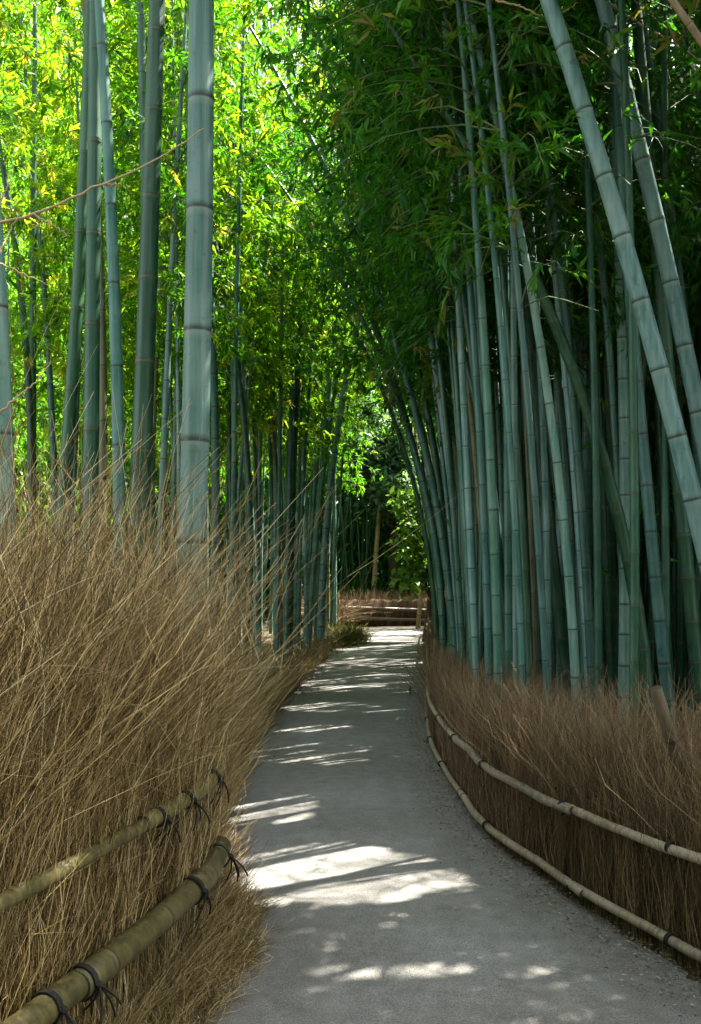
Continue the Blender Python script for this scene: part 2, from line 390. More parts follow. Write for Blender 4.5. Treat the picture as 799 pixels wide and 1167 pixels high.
# ---- right, hand-placed
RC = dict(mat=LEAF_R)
manual([(812, 660), (799, 605), (745, 400), (700, 235), (625, 0)], 5.6, 22, 'blue-grey', 'pale blue-grey culm slanting across the upper right corner, nearer and longer of the two', crown0=5.2, internode=0.30, sides=16, **RC)
manual([(830, 640), (799, 490), (775, 380), (740, 200), (685, 0)], 6.4, 20, 'blue-grey', 'pale blue-grey culm slanting at the right border behind the longer slanting one', crown0=5.6, internode=0.34, sides=16, **RC)
manual([(592, 800), (586, 600), (578, 420), (563, 240)], 8.0, 15, 'blue-grey', 'pale upright culm at the front left of the right grove', crown0=4.6, internode=0.25, **RC)
manual([(748, 830), (700, 640), (650, 470), (590, 310), (520, 180), (420, 90)], 7.2, 15, 'deep green', 'dark green culm arching far left through the middle of the right grove', H=7.4, crown0=4.6, **RC)
manual([(572, 800), (545, 620), (518, 500), (478, 370), (440, 290), (330, 180)], 9.0, 10, 'sea green', 'slim culm bowing over the path from the left end of the right grove', H=7.2, crown0=4.6, **RC)
manual([(652, 800), (628, 620), (612, 460), (598, 300)], 8.3, 14, 'deep green', 'green culm leaning left beside the pale upright culm', crown0=4.6, **RC)
manual([(522, 790), (492, 560), (455, 400), (425, 310), (390, 240)], 11, 10, 'sea green', 'slim blue-green culm curving left at the inner corner of the path', H=8.5, crown0=5.0, **RC)
manual([(510, 760), (480, 560), (452, 430), (410, 330)], 13.2, 9, 'deep green', 'dark slim culm curving left, outermost at the inner corner of the path', H=8.5, crown0=5.2, **RC)
manual([(710, 820), (713, 600), (709, 400), (704, 250)], 7.6, 13, 'blue-grey', 'pale straight culm between the two dark leaning culms on the right', crown0=4.8, internode=0.24, **RC)
manual([(640, 800), (638, 500), (631, 250)], 9.6, 12, 'blue-grey', 'pale straight slim culm right of centre in the right grove', crown0=5.0, internode=0.25, **RC)
manual([(765, 830), (742, 600), (727, 450), (716, 300)], 6.9, 14, 'sea green', 'blue-green culm leaning left behind the wooden stake', crown0=4.9, **RC)
manual([(800, 820), (783, 640), (768, 500), (758, 380)], 7.4, 16, 'deep green', 'dark green culm at the right border under the slanting pale culms', crown0=4.8, **RC)
manual([(668, 800), (669, 560), (672, 300)], 9.2, 13, 'sea green', 'blue-green upright culm just right of the bright gap in the grove', crown0=4.8, **RC)
manual([(560, 780), (552, 600), (535, 420), (505, 270)], 10, 10, 'olive', 'thin olive culm near the left end of the right grove', crown0=4.8, **RC)
manual([(505, 755), (470, 520), (420, 380), (345, 260)], 12.5, 8, 'sea green', 'thin blue-green culm bowing furthest over the path beyond the inner corner', H=7.4, crown0=4.4, **RC)
manual([(516, 770), (500, 560), (470, 380), (415, 200)], 11.5, 9, 'deep green', 'dark green culm bowing left among the stems of the inner corner', H=8, crown0=4.4, **RC)
manual([(532, 780), (516, 560), (490, 380), (450, 180)], 10, 10, 'blue-grey', 'pale culm bowing gently left near the left end of the right grove', H=8, crown0=4.4, **RC)
manual([(498, 740), (462, 520), (428, 420), (388, 345)], 15, 7, 'deep green', 'thin dark culm bowing over the far stretch of the path from the right', H=7.6, crown0=4.6, **RC)
manual([(480, 668), (481, 590), (470, 470)], 26, 5, 'tan', 'thin dry tan culm standing at the far end of the path', H=7, crown=False)
manual([(426, 672), (430, 610), (436, 540)], 31, 6, 'tan', 'thin dry tan culm slanting behind the far brushwood fence', H=6, crown=False)
bamboo((4.62, 4.6), -0.715, 0, 0, 0, 5.6, 0.031, 'tan', 'dead brown cane crossing the top right corner', None, crown=False, internode=0.24, seed=77)

# ---- fillers
def scatter(n, gen, mind, tries=6000):
    pts = []
    for _ in range(tries):
        x, y = gen()
        if all((x - q[0]) ** 2 + (y - q[1]) ** 2 > mind ** 2 for q in pts):
            pts.append((x, y))
            if len(pts) >= n: break
    return pts
KW = np.array([0.27, 0.32, 0.35, 0.06]); KN = ['blue-grey', 'deep green', 'sea green', 'olive']
def lean_word(a, b):
    t = a + 6 * b
    return 'leaning left' if t < -0.10 else ('leaning right' if t > 0.06 else 'upright')
def fill(pts, zone, cat_label, amean, asd, bmean, bsd, H, cr, mat, rr, leaf, nleaf, sides, bl=1.25, dens=1.0, carve=True):
    for (x, y) in pts:
        SEED[0] += 1
        kind = KN[rng.choice(4, p=[0.36, 0.14, 0.46, 0.04] if 'left' in zone else KW)]
        a = rng.normal(amean, asd); b = rng.normal(bmean, bsd)
        zz = np.linspace(0.3, 8, 60)                       # leave the big sunlit patch open
        qx = x + a * zz + b * zz * zz - SUNV[0] * zz; qy = y - SUNV[1] * zz
        if (((qx + .14) / .38) ** 2 + ((qy - 5.0) / .26) ** 2 < 1).any() and rng.random() < 0.8: continue
        if (((qx + .5) / .4) ** 2 + ((qy - 6.45) / .25) ** 2 < 1).any() and rng.random() < 0.5: continue
        if (((qx + .25) / .5) ** 2 + ((qy - 8.3) / .25) ** 2 < 1).any() and rng.random() < 0.5: continue
        if (((qx - .6) / .5) ** 2 + ((qy - 17) / .6) ** 2 < 1).any() and rng.random() < 0.5: continue
        if (((qx - 1) / .5) ** 2 + ((qy - 21.8) / .6) ** 2 < 1).any() and rng.random() < 0.5: continue
        if (((qx - .2) / .5) ** 2 + ((qy - 12) / .5) ** 2 < 1).any() and rng.random() < 0.4: continue
        if 'bowing' in zone and a + 6 * b < 0.07: a = 0.05 + rng.uniform(0, .03)
        lab = 'slim %s bamboo %s %s' % (kind, lean_word(a, b), cat_label)
        bamboo((x, y), a, b, rng.normal(0, 0.03), rng.normal(-0.002, 0.003), rng.uniform(*H), rng.uniform(*rr), kind, lab,
               '%s %s bamboos %s' % (lean_word(a, b), kind, zone), crown0=rng.uniform(*cr), mat=mat, seed=SEED[0], leaf=leaf, nleaf=nleaf, sides=sides, bl=bl, dens=dens, carve=carve,
               internode=rng.uniform(0.24, 0.36))

def gen_r(y0, y1, d0, d1, p=1.0):
    def f():
        y = y0 + (y1 - y0) * rng.random() ** p
        return FR.x_at_y(y) + d0 + (d1 - d0) * rng.random() ** 1.3, y
    return f
def gen_l(y0, y1, d0, d1, p=1.0):
    def f():
        y = y0 + (y1 - y0) * rng.random() ** p
        return FL.x_at_y(y) - d0 - (d1 - d0) * rng.random() ** 1.3, y
    return f
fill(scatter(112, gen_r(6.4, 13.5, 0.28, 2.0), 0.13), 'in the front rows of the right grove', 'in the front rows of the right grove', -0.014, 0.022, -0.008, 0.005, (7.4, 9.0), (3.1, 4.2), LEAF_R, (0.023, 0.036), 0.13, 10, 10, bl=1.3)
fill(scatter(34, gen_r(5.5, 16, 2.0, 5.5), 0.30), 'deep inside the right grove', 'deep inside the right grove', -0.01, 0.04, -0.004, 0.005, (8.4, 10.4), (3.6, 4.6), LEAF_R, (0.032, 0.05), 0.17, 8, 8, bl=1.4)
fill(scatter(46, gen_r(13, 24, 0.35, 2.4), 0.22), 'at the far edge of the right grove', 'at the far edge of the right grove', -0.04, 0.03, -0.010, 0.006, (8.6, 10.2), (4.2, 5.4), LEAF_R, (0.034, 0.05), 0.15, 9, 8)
fill(scatter(68, gen_l(10, 26, 0.30, 2.4), 0.22), 'along the left grove edge', 'along the left grove edge', 0.004, 0.015, 0.000, 0.003, (8.2, 10.2), (3.4, 4.8), LEAF_L, (0.030, 0.046), 0.155, 9, 8, dens=0.9)
fill(scatter(5, gen_l(11, 23, 0.3, 1.2), 0.4), 'bowing over the path from the left grove', 'bowing over the path from the left grove', 0.05, 0.02, 0.009, 0.003, (7.8, 9.2), (3.8, 4.6), LEAF_L, (0.030, 0.042), 0.155, 10, 8, bl=1.3)
fill(scatter(28, gen_l(9, 30, 2.4, 9.0), 0.5), 'deep inside the left grove', 'deep inside the left grove behind other culms', 0.01, 0.03, 0.000, 0.003, (9, 11.5), (2.8, 4.6), LEAF_L, (0.036, 0.056), 0.175, 11, 7, bl=1.6)
fill([(2.75, 4.3), (3.1, 5.2), (2.6, 5.6), (3.6, 4.6), (3.3, 6.1), (4.2, 5.5), (2.5, 3.3), (2.45, 4.7), (2.6, 5.1), (3.1, 5.7), (2.2, 4.0), (3.7, 5.5)], 'added past the right border to block sun', 'added unseen past the right border to block sun', -0.02, 0.03, -0.005, 0.004, (8, 9.5), (4.6, 5.2), LEAF_R, (0.034, 0.05), 0.17, 15, 8, bl=1.6)  # unseen bamboos, added so their crowns keep sun off the foreground
def gen_far():
    return rng.uniform(-4, 7.5), rng.uniform(28.6, 37)
fill(scatter(14, gen_far, 0.4), 'behind the far brushwood fence', 'behind the far brushwood fence', 0.0, 0.03, 0.0, 0.003, (10, 13), (4.5, 7), LEAF_L, (0.045, 0.065), 0.24, 5, 6)

# ------------------------------------------------------------------ leafy masses further off (nobody could count them)
def mass(name, n, lo, hi, leaf, mat, label, seed, clump=0.5, ncl=400, stems=0):
    r = np.random.default_rng(seed)
    lo, hi = np.array(lo, float), np.array(hi, float)
    cen = lo + (hi - lo) * r.random((ncl, 3))
    ci = r.integers(0, ncl, n)
    p = cen[ci] + r.normal(0, clump, (n, 3)) * np.array([1, 1, 0.7])
    p[:, 2] = np.abs(p[:, 2]) + 0.02
    d = unit(r.normal(0, 1, (n, 3)) + np.array([0, 0, -0.4]))
    ll = leaf * r.uniform(0.6, 1.3, n)
    ok = ~in_gap(p, 0.1); p, d, ll, ci = p[ok], d[ok], ll[ok], ci[ok]
    V, Q = leaves(p, d, ll, ll * 0.24, r)
    tint = np.clip(0.45 + r.normal(0, 0.2, ncl)[ci] + r.normal(0, 0.12, len(p)), 0, 1)
    mats = [mat]; mi = np.zeros(len(Q)); 
    if stems:
        nd = np.arange(0.2, hi[2], 0.33)
        z = np.sort(np.concatenate([[0], nd - 0.02, nd, nd + 0.02, [hi[2]]])) / hi[2]; kz = len(z)
        b0 = lo[:2] + (hi - lo)[:2] * r.random((stems, 2)); ln = r.normal(0, 0.5, (stems, 2))
        sp = np.zeros((stems, kz, 3)); sp[:, :, :2] = b0[:, None] + ln[:, None] * z[None, :, None]; sp[:, :, 2] = z * hi[2]
        SV, SQ = tubes(sp, np.ones((stems, kz)) * r.uniform(0.024, 0.05, (stems, 1)), 6)
        rg = np.zeros(kz); rg[2:-1:3] = 1.0
        Q = np.concatenate([Q, SQ + len(V)]); V = np.concatenate([V, SV]); tint = np.concatenate([tint, np.full(len(SQ), .5)])
        mats.append(CULM['deep green']); mi = np.concatenate([mi, np.ones(len(SQ))])
    va = {'ring': np.concatenate([np.zeros(len(V) - stems * kz * 6), np.tile(np.repeat(rg, 6), stems)])} if stems else None
    o = mesh_obj(name, V, Q, mats, fattr={'tint': tint}, mi=mi, smooth=False, vattr=va)
    return tag(o, label, 'bamboo thicket', kind='stuff')
mass('bamboo_thicket', 200000, (-28, 12, 0.2), (-9, 46, 22), 0.36, LEAF_L, 'distant bamboo thicket filling the left background', 21, 0.9, 1100, 420)
mass('bamboo_thicket', 190000, (-17, 38, 0.2), (14, 49, 27), 0.42, LEAF_L, 'distant bamboo thicket closing the view beyond the end of the path', 22, 0.9, 900, 420)
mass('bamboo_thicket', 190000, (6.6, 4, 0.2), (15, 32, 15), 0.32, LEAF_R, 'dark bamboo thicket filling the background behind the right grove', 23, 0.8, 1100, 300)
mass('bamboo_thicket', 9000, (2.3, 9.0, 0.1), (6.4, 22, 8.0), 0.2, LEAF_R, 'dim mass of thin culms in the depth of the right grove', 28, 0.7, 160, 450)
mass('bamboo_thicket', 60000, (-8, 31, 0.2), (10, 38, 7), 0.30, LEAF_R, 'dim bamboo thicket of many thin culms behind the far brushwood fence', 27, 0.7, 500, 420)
mass('bamboo_thicket', 40000, (-11, -13, 0.2), (11, -4.5, 10), 0.42, LEAF_R, 'unseen bamboo thicket added behind the camera to shade the foreground', 24, 0.9, 450, 200)  # out of view; added to cut the sky light from behind the camera

# ------------------------------------------------------------------ brushwood and dry grass
def strands(line, n, s0, s1, off0, off1, hfun, lean, lean_sd, curl, rad, r, K=7, bend=1.8, along=0.0, along_sd=0.12, z0=0.0, tuft=1, fork=0.0, hold=0.0):
    s = r.uniform(s0, s1, n); off = off0 + (off1 - off0) * r.random(n)
    p = line.at(s); nn = line.nor(s); tt = np.stack([-nn[:, 1], nn[:, 0]], 1)
    root = p - nn * off[:, None]
    h = hfun(s, off, r)
    t = np.linspace(0, 1, K)
    nt_ = max(1, n // 22); tu = r.integers(0, nt_, n)
    if tuft:
        s = (r.uniform(s0, s1, nt_)[tu] + r.normal(0, 0.035, n)).clip(s0, s1)
        off = np.clip(r.uniform(min(off0, off1), max(off0, off1), nt_)[tu] + r.normal(0, 0.03, n), min(off0, off1), max(off0, off1))
        p = line.at(s); nn = line.nor(s); tt = np.stack([-nn[:, 1], nn[:, 0]], 1); root = p - nn * off[:, None]
        h = hfun(s, off, r) * r.uniform(0.85, 1.1, nt_)[tu]
    le = (lean(s) if callable(lean) else lean) + r.normal(0, lean_sd * (0.75 if tuft else 1), n) + tuft * r.normal(0, lean_sd, nt_)[tu]
    al = along + r.normal(0, along_sd * (0.75 if tuft else 1), n) + tuft * r.normal(0, along_sd * 1.2, nt_)[tu]
    le = np.clip(le, -0.5, 0.5); al = np.clip(al, -0.42, 0.42)
    pts = np.zeros((n, K, 3))
    bt = t ** bend
    held = np.ones((n, K))
    if hold:                                    # the rails press the twigs upright up to their height
        held = np.clip((t[None] * h[:, None] - hold) / h[:, None], 0, 1); bt = 1.5 * held ** 1.3; held = 0.25 + 0.75 * np.clip(held * 3, 0, 1)
    lat = (h * le)[:, None] * bt; alo = (h * al)[:, None] * (0.4 * t * held + 0.6 * bt)
    pts[:, :, :2] = root[:, None] + nn[:, None] * lat[:, :, None] + tt[:, None] * alo[:, :, None]
    pts[:, :, 2] = z0 + h[:, None] * t * np.sqrt(np.clip(1 - 0.35 * np.minimum(1, np.hypot(le, al))[:, None] ** 2 * t, 0.2, 1))
    ph = r.uniform(0, 6.28, (n, 2)); fr = r.uniform(2, 7, (n, 2)); am = curl * r.random((n, 2))
    for c in (0, 1):
        pts[:, :, c] += am[:, [c]] * (np.sin(ph[:, [c]] + fr[:, [c]] * t) - np.sin(ph[:, [c]])) * t ** 0.7 * held
    ph = r.uniform(0, 6.28, (n, 2)); fr = r.uniform(8, 16, (n, 2)); am = curl * 0.28 * r.random((n, 2))
    for c in (0, 1):
        pts[:, :, c] += am[:, [c]] * np.sin(ph[:, [c]] + fr[:, [c]] * t) * t
    rr = (r.uniform(*rad, n))[:, None] * (1 - 0.7 * t)
    V, Q = tubes(pts, rr, 3)
    if fork:
        m = int(n * fork); who = r.integers(0, n, m); tf = r.uniform(0.52, 0.92, m) * (K - 1)
        i0 = np.floor(tf).astype(int).clip(0, K - 2); fr_ = (tf - i0)[:, None]
        b0 = pts[who, i0] * (1 - fr_) + pts[who, i0 + 1] * fr_
        d0 = unit(unit(pts[who, i0 + 1] - pts[who, i0]) + r.normal(0, 0.38, (m, 3)))
        ln = (h[who] * r.uniform(0.1, 0.26, m))[:, None, None]; t4 = np.linspace(0, 1, 5)[None, :, None]
        fp = b0[:, None] + d0[:, None] * ln * t4 + r.normal(0, 0.12, (m, 1, 3)) * ln * t4 ** 2
        FV, FQ = tubes(fp, (rr[who, i0] * 0.75)[:, None] * (1 - 0.7 * np.linspace(0, 1, 5))[None], 3)
    tint = np.repeat(np.clip(r.normal(0.40, 0.24, n) + tuft * r.normal(0, 0.14, nt_)[tu], 0, 1), (K - 1) * 3)
    if fork:
        Q = np.concatenate([Q, FQ + len(V)]); V = np.concatenate([V, FV])
        tint = np.concatenate([tint, np.clip(np.repeat(r.normal(0.5, 0.25, m), 12), 0, 1)])
    return V, Q, tint

def join(parts):
    V, Q, T, o = [], [], [], 0
    for v, q, t in parts:
        V.append(v); Q.append(q + o); T.append(t); o += len(v)
    return np.concatenate(V), np.concatenate(Q), np.concatenate(T)

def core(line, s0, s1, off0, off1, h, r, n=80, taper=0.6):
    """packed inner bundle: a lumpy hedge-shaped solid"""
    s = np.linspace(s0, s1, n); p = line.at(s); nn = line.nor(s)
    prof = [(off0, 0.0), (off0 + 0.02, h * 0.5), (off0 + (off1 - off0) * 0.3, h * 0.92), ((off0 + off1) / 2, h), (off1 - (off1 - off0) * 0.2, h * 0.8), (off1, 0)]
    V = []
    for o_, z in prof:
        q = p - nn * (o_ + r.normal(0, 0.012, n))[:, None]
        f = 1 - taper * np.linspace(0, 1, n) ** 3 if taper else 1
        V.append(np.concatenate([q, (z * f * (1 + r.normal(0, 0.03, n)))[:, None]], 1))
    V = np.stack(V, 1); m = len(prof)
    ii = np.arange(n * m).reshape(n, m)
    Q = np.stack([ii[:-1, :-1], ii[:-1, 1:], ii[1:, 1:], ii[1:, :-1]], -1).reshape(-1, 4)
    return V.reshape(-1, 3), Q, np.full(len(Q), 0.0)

def rail(parent, pts, rad, mat, r, internode=0.28, flare=None):
    """a bamboo pole through 3-D points with node rings and closed ends"""
    p = np.array(pts, float)
    t = np.concatenate([[0], np.cumsum(np.linalg.norm(np.diff(p, axis=0), axis=1))]); Lg = t[-1]
    ss, mul, ring, wax = [0, 0, 0.002], [0.02, .95, 1.0], [1, 1, 0], [0, 0, 0]
    z = internode * r.uniform(0.4, 0.9)
    while z < Lg - 0.06:
        for dz, m_, rg, wx in ((-.5, 1, 0, 0), (-.16, 1.01, 0, .6), (-.06, 1.07, .8, 0), (.03, .99, .9, 0), (.12, 1.05, .2, 0), (.35, 1, 0, 0)):
            ss.append(z + dz * rad); mul.append(m_); ring.append(rg); wax.append(wx)
        z += internode * r.uniform(0.85, 1.15)
    ss += [Lg - 0.002, Lg, Lg]; mul += [1, .95, .02]; ring += [0, 1, 1]; wax += [0, 0, 0]
    ss = np.array(ss)
    q = np.stack([np.interp(ss, t, p[:, i]) for i in range(3)], 1)
    q[0] -= (q[3] - q[0]) * 1e-3; q[-1] += (q[-1] - q[-4]) * 1e-3
    sides = 18
    V, Q = tubes(q[None], (rad * np.array(mul) * (1 + 0.02 * np.sin(ss * 9)))[None], sides)
    return mesh_obj('rail', V, Q, mat, parent, vattr={'ring': np.repeat(ring, sides), 'wax': np.repeat(wax, sides)})

def cord_tie(parent, c, tdir, rad, r, tail=0.09):
    """black palm cord: three turns round the pole and two hanging ends"""
    tdir = unit(np.array(tdir, float)); a = unit(np.cross(tdir, [0, 0, 1.0])); b = np.cross(a, tdir)
    if b[2] < 0: a, b = -a, -b
    parts = []
    th = np.linspace(0, 2 * np.pi * 3, 60)
    pts = c + np.outer(np.cos(th), a) * (rad + 0.003) + np.outer(np.sin(th), b) * (rad + 0.003) + np.outer(np.linspace(-0.010, 0.010, 60), tdir)
    V, Q = tubes(pts[None], np.full((1, 60), 0.0042), 6); parts.append((V, Q, np.zeros(len(Q))))
    knot = c + a * (rad + 0.008)
    for k_ in range(4):
        t = np.linspace(0, 1, 8)[:, None]
        e = np.array([r.normal(0, 0.035), r.normal(0, 0.03), -tail * r.uniform(0.6, 1.3)])
        pts = knot + a * 0.012 * np.sin(t * 3) + e * t + tdir * 0.02 * r.normal() * t
        V, Q = tubes(pts[None], np.full((1, 8), 0.0036), 5); parts.append((V, Q, np.zeros(len(Q))))
    pts = knot + np.linspace(-1, 1, 7)[:, None] * (tdir * 0.012) ; rr = np.array([.002, .009, .012, .013, .012, .009, .002])
    V, Q = tubes(pts[None], rr[None], 7); parts.append((V, Q, np.zeros(len(Q))))
    V, Q, T = join(parts)
    return mesh_obj('tie', V, Q, ROPE, parent)

def line_pts(line, s0, s1, off, z0, z1, n=40, wob=0.0, r=None):
    s = np.linspace(s0, s1, n); p = line.at(s) + line.nor(s) * off
    z = np.linspace(z0, z1, n) + (wob * np.sin(s * 2.1 + 1) if wob else 0)
    if wob:
        q = np.random.default_rng(int(1000 * s0)); kn = np.arange(0, n, 6)
        z = z + np.interp(np.arange(n), kn, q.normal(0, 0.006, len(kn)))
        p = p + line.nor(s) * np.interp(np.arange(n), kn, q.normal(0, 0.006, len(kn)))[:, None]
    return np.concatenate([p, z[:, None]], 1)

# ---- left fence near the camera
r = np.random.default_rng(5)
lf = thing('brushwood_fence', 'tall shaggy brushwood fence with thick olive rails in the left foreground', 'brushwood fence', (-.75, 3.0, 0))
sc_ = FL.s_at_y(4.15); s_end = FL.s_at_y(5.0)
def mk(parent, V, Q, T, mats, name='brush', mi=None):
    L_ = np.array(parent.location)
    o = mesh_obj(name, V - L_, Q, mats, parent, fattr={'tint': T}, mi=mi); o['kind'] = 'stuff'; return o
def h_left(s, off, r):
    yy = np.interp(s, FL.s, FL.q[:, 1])
    top = np.interp(yy, [1.0, 2.4, 3.2, 3.9, 4.4, 5.0], [1.6, 1.82, 1.84, 1.58, 1.26, 1.0])
    return top * np.where(r.random(len(s)) < 0.35, r.uniform(0.35, 0.85, len(s)), r.uniform(0.82, 1.08, len(s)))
def lean_left(s):
    yy = np.interp(s, FL.s, FL.q[:, 1])
    return np.interp(yy, [1, 2.5, 3.6, 4.2, 5], [-0.05, -0.03, 0.0, 0.10, 0.16])
s0 = FL.s_at_y(1.3)
prt = [strands(FL, 17000, s0, s_end, 0.04, 0.55, h_left, lambda s: lean_left(s) - 0.05, 0.20, 0.26, (0.0012, 0.0029), r, K=11, bend=2.0, along_sd=0.22, fork=0.9, hold=0.8),
       strands(FL, 9000, s0, s_end, -0.02, 0.08, lambda s, o, r: r.uniform(0.5, 1.2, len(s)), 0.0, 0.05, 0.07, (0.0012, 0.0028), r, K=9, along_sd=0.15, fork=0.5, hold=0.35),
       strands(FL, 1700, FL.s_at_y(2.2), s_end, 0.0, 0.45, lambda s, o, r: h_left(s, o, r) * r.uniform(0.85, 1.10, len(s)), lambda s: lean_left(s), 0.2, 0.34, (0.0014, 0.0026), r, K=14, bend=2.4, along_sd=0.26, tuft=0, fork=1.2, hold=0.8),
       strands(FL, 5200, FL.s_at_y(2.5), FL.s_at_y(4.5), -0.24, 0.0, lambda s, o, r: (0.34 + 1.0 * np.minimum(o, 0)) * r.uniform(0.35, 1.15, len(s)), 0.18, 0.3, 0.07, (0.001, 0.0022), r, along_sd=0.4),
       strands(FL, 1600, FL.s_at_y(2.4), s_end, -0.10, 0.0, lambda s, o, r: r.uniform(0.08, 0.36, len(s)), 0.3, 0.35, 0.06, (0.001, 0.002), r, along_sd=0.5)]
V, Q, T = join(prt); T = np.clip(T, 0, 1)
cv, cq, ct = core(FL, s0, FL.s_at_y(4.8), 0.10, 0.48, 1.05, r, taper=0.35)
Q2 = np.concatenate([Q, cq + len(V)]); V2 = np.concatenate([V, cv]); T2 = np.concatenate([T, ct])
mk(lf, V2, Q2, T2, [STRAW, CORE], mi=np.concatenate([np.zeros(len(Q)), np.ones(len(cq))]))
L_ = np.array(lf.location)
sA, sB = FL.s_at_y(1.2), FL.s_at_y(3.32)
ra = rail(lf, line_pts(FL, sA, FL.s_at_y(3.36), 0.070, 0.765, 0.752) - L_, 0.023, RAIL_L, r, 0.36)
rb = rail(lf, line_pts(FL, FL.s_at_y(3.22), FL.s_at_y(4.3), 0.070, 0.757, 0.74) - L_, 0.029, RAIL_L, r, 0.26)
rc = rail(lf, line_pts(FL, sA, FL.s_at_y(2.96), 0.07, 0.405, 0.40) - L_, 0.043, RAIL_L, r, 0.36)
rd = rail(lf, line_pts(FL, FL.s_at_y(2.80), FL.s_at_y(4.22), 0.075, 0.40, 0.39) - L_, 0.046, RAIL_L, r, 0.42)
for rl, off, rad_, z, ys in ((ra, .070, .023, .757, (1.9,)), (rb, .070, .029, .752, (3.33, 3.58, 3.95)), (rc, .07, .043, .402, (2.0, 2.66,)), (rd, .075, .048, .40, (2.83, 3.63, 4.05))):
    for y in ys:
        s = FL.s_at_y(y); p = FL.at(s) + FL.nor(s) * off; q = FL.at(s + .02) - FL.at(s)
        cord_tie(rl, np.array([p[0], p[1], z]) - L_, (q[0], q[1], 0), rad_, r)

# ---- dry grass along the left path edge, beyond the fence
def h_edge(s, off, r):
    yy = np.interp(s, FL.s, FL.q[:, 1])
    return (0.75 + 0.3 * np.sin(s * 5.3) * np.sin(s * 2.1 + 1)) * np.interp(yy, [4.6, 6, 9, 14, 25], [0.95, 0.9, 0.75, 0.55, 0.28]) * r.uniform(0.35, 1.1, len(s))
s1_, s2_ = FL.s_at_y(4.8), FL.s_at_y(25.5)
prt = [strands(FL, 12000, s1_, FL.s_at_y(11), 0.0, 0.75, h_edge, 0.18, 0.3, 0.10, (0.0014, 0.003), r, bend=2.0, along_sd=0.35),
       strands(FL, 5000, FL.s_at_y(10), s2_, 0.0, 0.9, h_edge, 0.12, 0.25, 0.10, (0.0025, 0.005), r, K=6, bend=2.0, along_sd=0.3),
       strands(FL, 5000, s1_, FL.s_at_y(14), -0.06, 0.08, lambda s, o, r: r.uniform(0.08, 0.4, len(s)), 0.5, 0.4, 0.08, (0.0015, 0.003), r, K=6, along_sd=0.6)]
V, Q, T = join(prt)
tag(mesh_obj('dry_grass', V, Q, STRAW, fattr={'tint': T}), 'dry straw-coloured grass spilling over the left edge of the path', 'dry grass', kind='stuff')

# ---- right fence
r = np.random.default_rng(6)
rf = thing('brushwood_fence', 'low brown brushwood fence with two thin grey rails curving along the right of the path', 'brushwood fence', (1.0, 5.5, 0))
L_ = np.array(rf.location)
s0 = FR.s_at_y(2.5); s9 = FR.s_at_y(24.2); sm = FR.s_at_y(9.5)
def h_right(s, off, r):
    yy = np.interp(s, FR.s, FR.q[:, 1])
    top = np.interp(yy, [2, 4, 5.6, 9, 24], [1.0, .94, .84, .72, .62]) * (1 + 0.07 * np.sin(s * 6.1) + 0.05 * np.sin(s * 14.3 + 2))
    return top * np.where(r.random(len(s)) < 0.3, r.uniform(0.4, 0.85, len(s)), r.uniform(0.8, 1.1, len(s)))
OF = 0.06
prt = [strands(FR, 17000, s0, sm, -0.55, -0.05, h_right, 0.05, 0.17, 0.15, (0.0012, 0.0029), r, K=9, bend=1.8, along_sd=0.20, fork=0.9, hold=0.45),
       strands(FR, 11000, s0, sm, -0.12, 0.01, lambda s, o, r: r.uniform(0.35, 0.85, len(s)), 0.06, 0.07, 0.045, (0.0011, 0.0024), r, along_sd=0.13),
       strands(FR, 3500, s0, sm, -0.5, -0.08, lambda s, o, r: h_right(s, o, r) * r.uniform(0.9, 1.15, len(s)), 0.06, 0.26, 0.14, (0.0009, 0.0019), r, K=9, bend=2.2, along_sd=0.35, tuft=0, fork=1.0, hold=0.45),
       strands(FR, 7000, sm, s9, -0.5, 0.0, h_right, 0.02, 0.14, 0.06, (0.002, 0.0045), r, K=5, along_sd=0.2)]
V, Q, T = join(prt)
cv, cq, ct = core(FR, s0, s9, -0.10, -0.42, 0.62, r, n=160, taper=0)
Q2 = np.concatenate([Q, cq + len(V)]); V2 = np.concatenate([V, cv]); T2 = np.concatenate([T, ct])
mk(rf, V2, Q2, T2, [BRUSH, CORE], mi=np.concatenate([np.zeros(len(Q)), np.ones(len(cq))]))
yc = lambda y: FR.s_at_y(y)
for (ya, yb, z0, z1, rad_, off) in ((1.7, 4.75, .52, .455, .021, -.045), (4.6, 6.75, .462, .415, .023, -.045), (6.65, 24, .42, .40, .019, -.045),
                                    (1.7, 4.62, .10, .10, .021, -.05), (4.5, 6.45, .105, .10, .022, -.05), (6.35, 24, .10, .13, .019, -.05)):
    rl = rail(rf, line_pts(FR, yc(ya), yc(yb), off, z0, z1, 120, wob=0.012) - L_, rad_, RAIL_R, r, 0.33)
    for y in np.arange(ya + 0.12, min(yb, 12) - 0.05, 1.05):
        s = yc(y); p = FR.at(s) + FR.nor(s) * off; q = FR.at(s + .02) - FR.at(s)
        f = (s - yc(ya)) / (yc(yb) - yc(ya)); z = z0 + (z1 - z0) * f + 0.012 * np.sin(s * 2.1 + 1)
        cord_tie(rl, np.array([p[0], p[1], z]) - L_, (q[0], q[1], 0), rad_, r, 0.04)

# ---- far fence across the end of the path
r = np.random.default_rng(7)
ff = thing('brushwood_fence', 'small distant brushwood fence crossing the end of the path', 'brushwood fence', (1.5, 27.6, 0))
L_ = np.array(ff.location)
FF = Line([(-1.2, 26.6), (-.3, 27.1), (.6, 27.5), (1.8, 27.9), (4, 28.2), (9, 28.4)])
V, Q, T = strands(FF, 6000, 0, FF.len, -0.45, 0.0, lambda s, o, r: r.uniform(0.65, 1.08, len(s)), 0.0, 0.15, 0.05, (0.003, 0.006), r, K=5, along_sd=0.2)
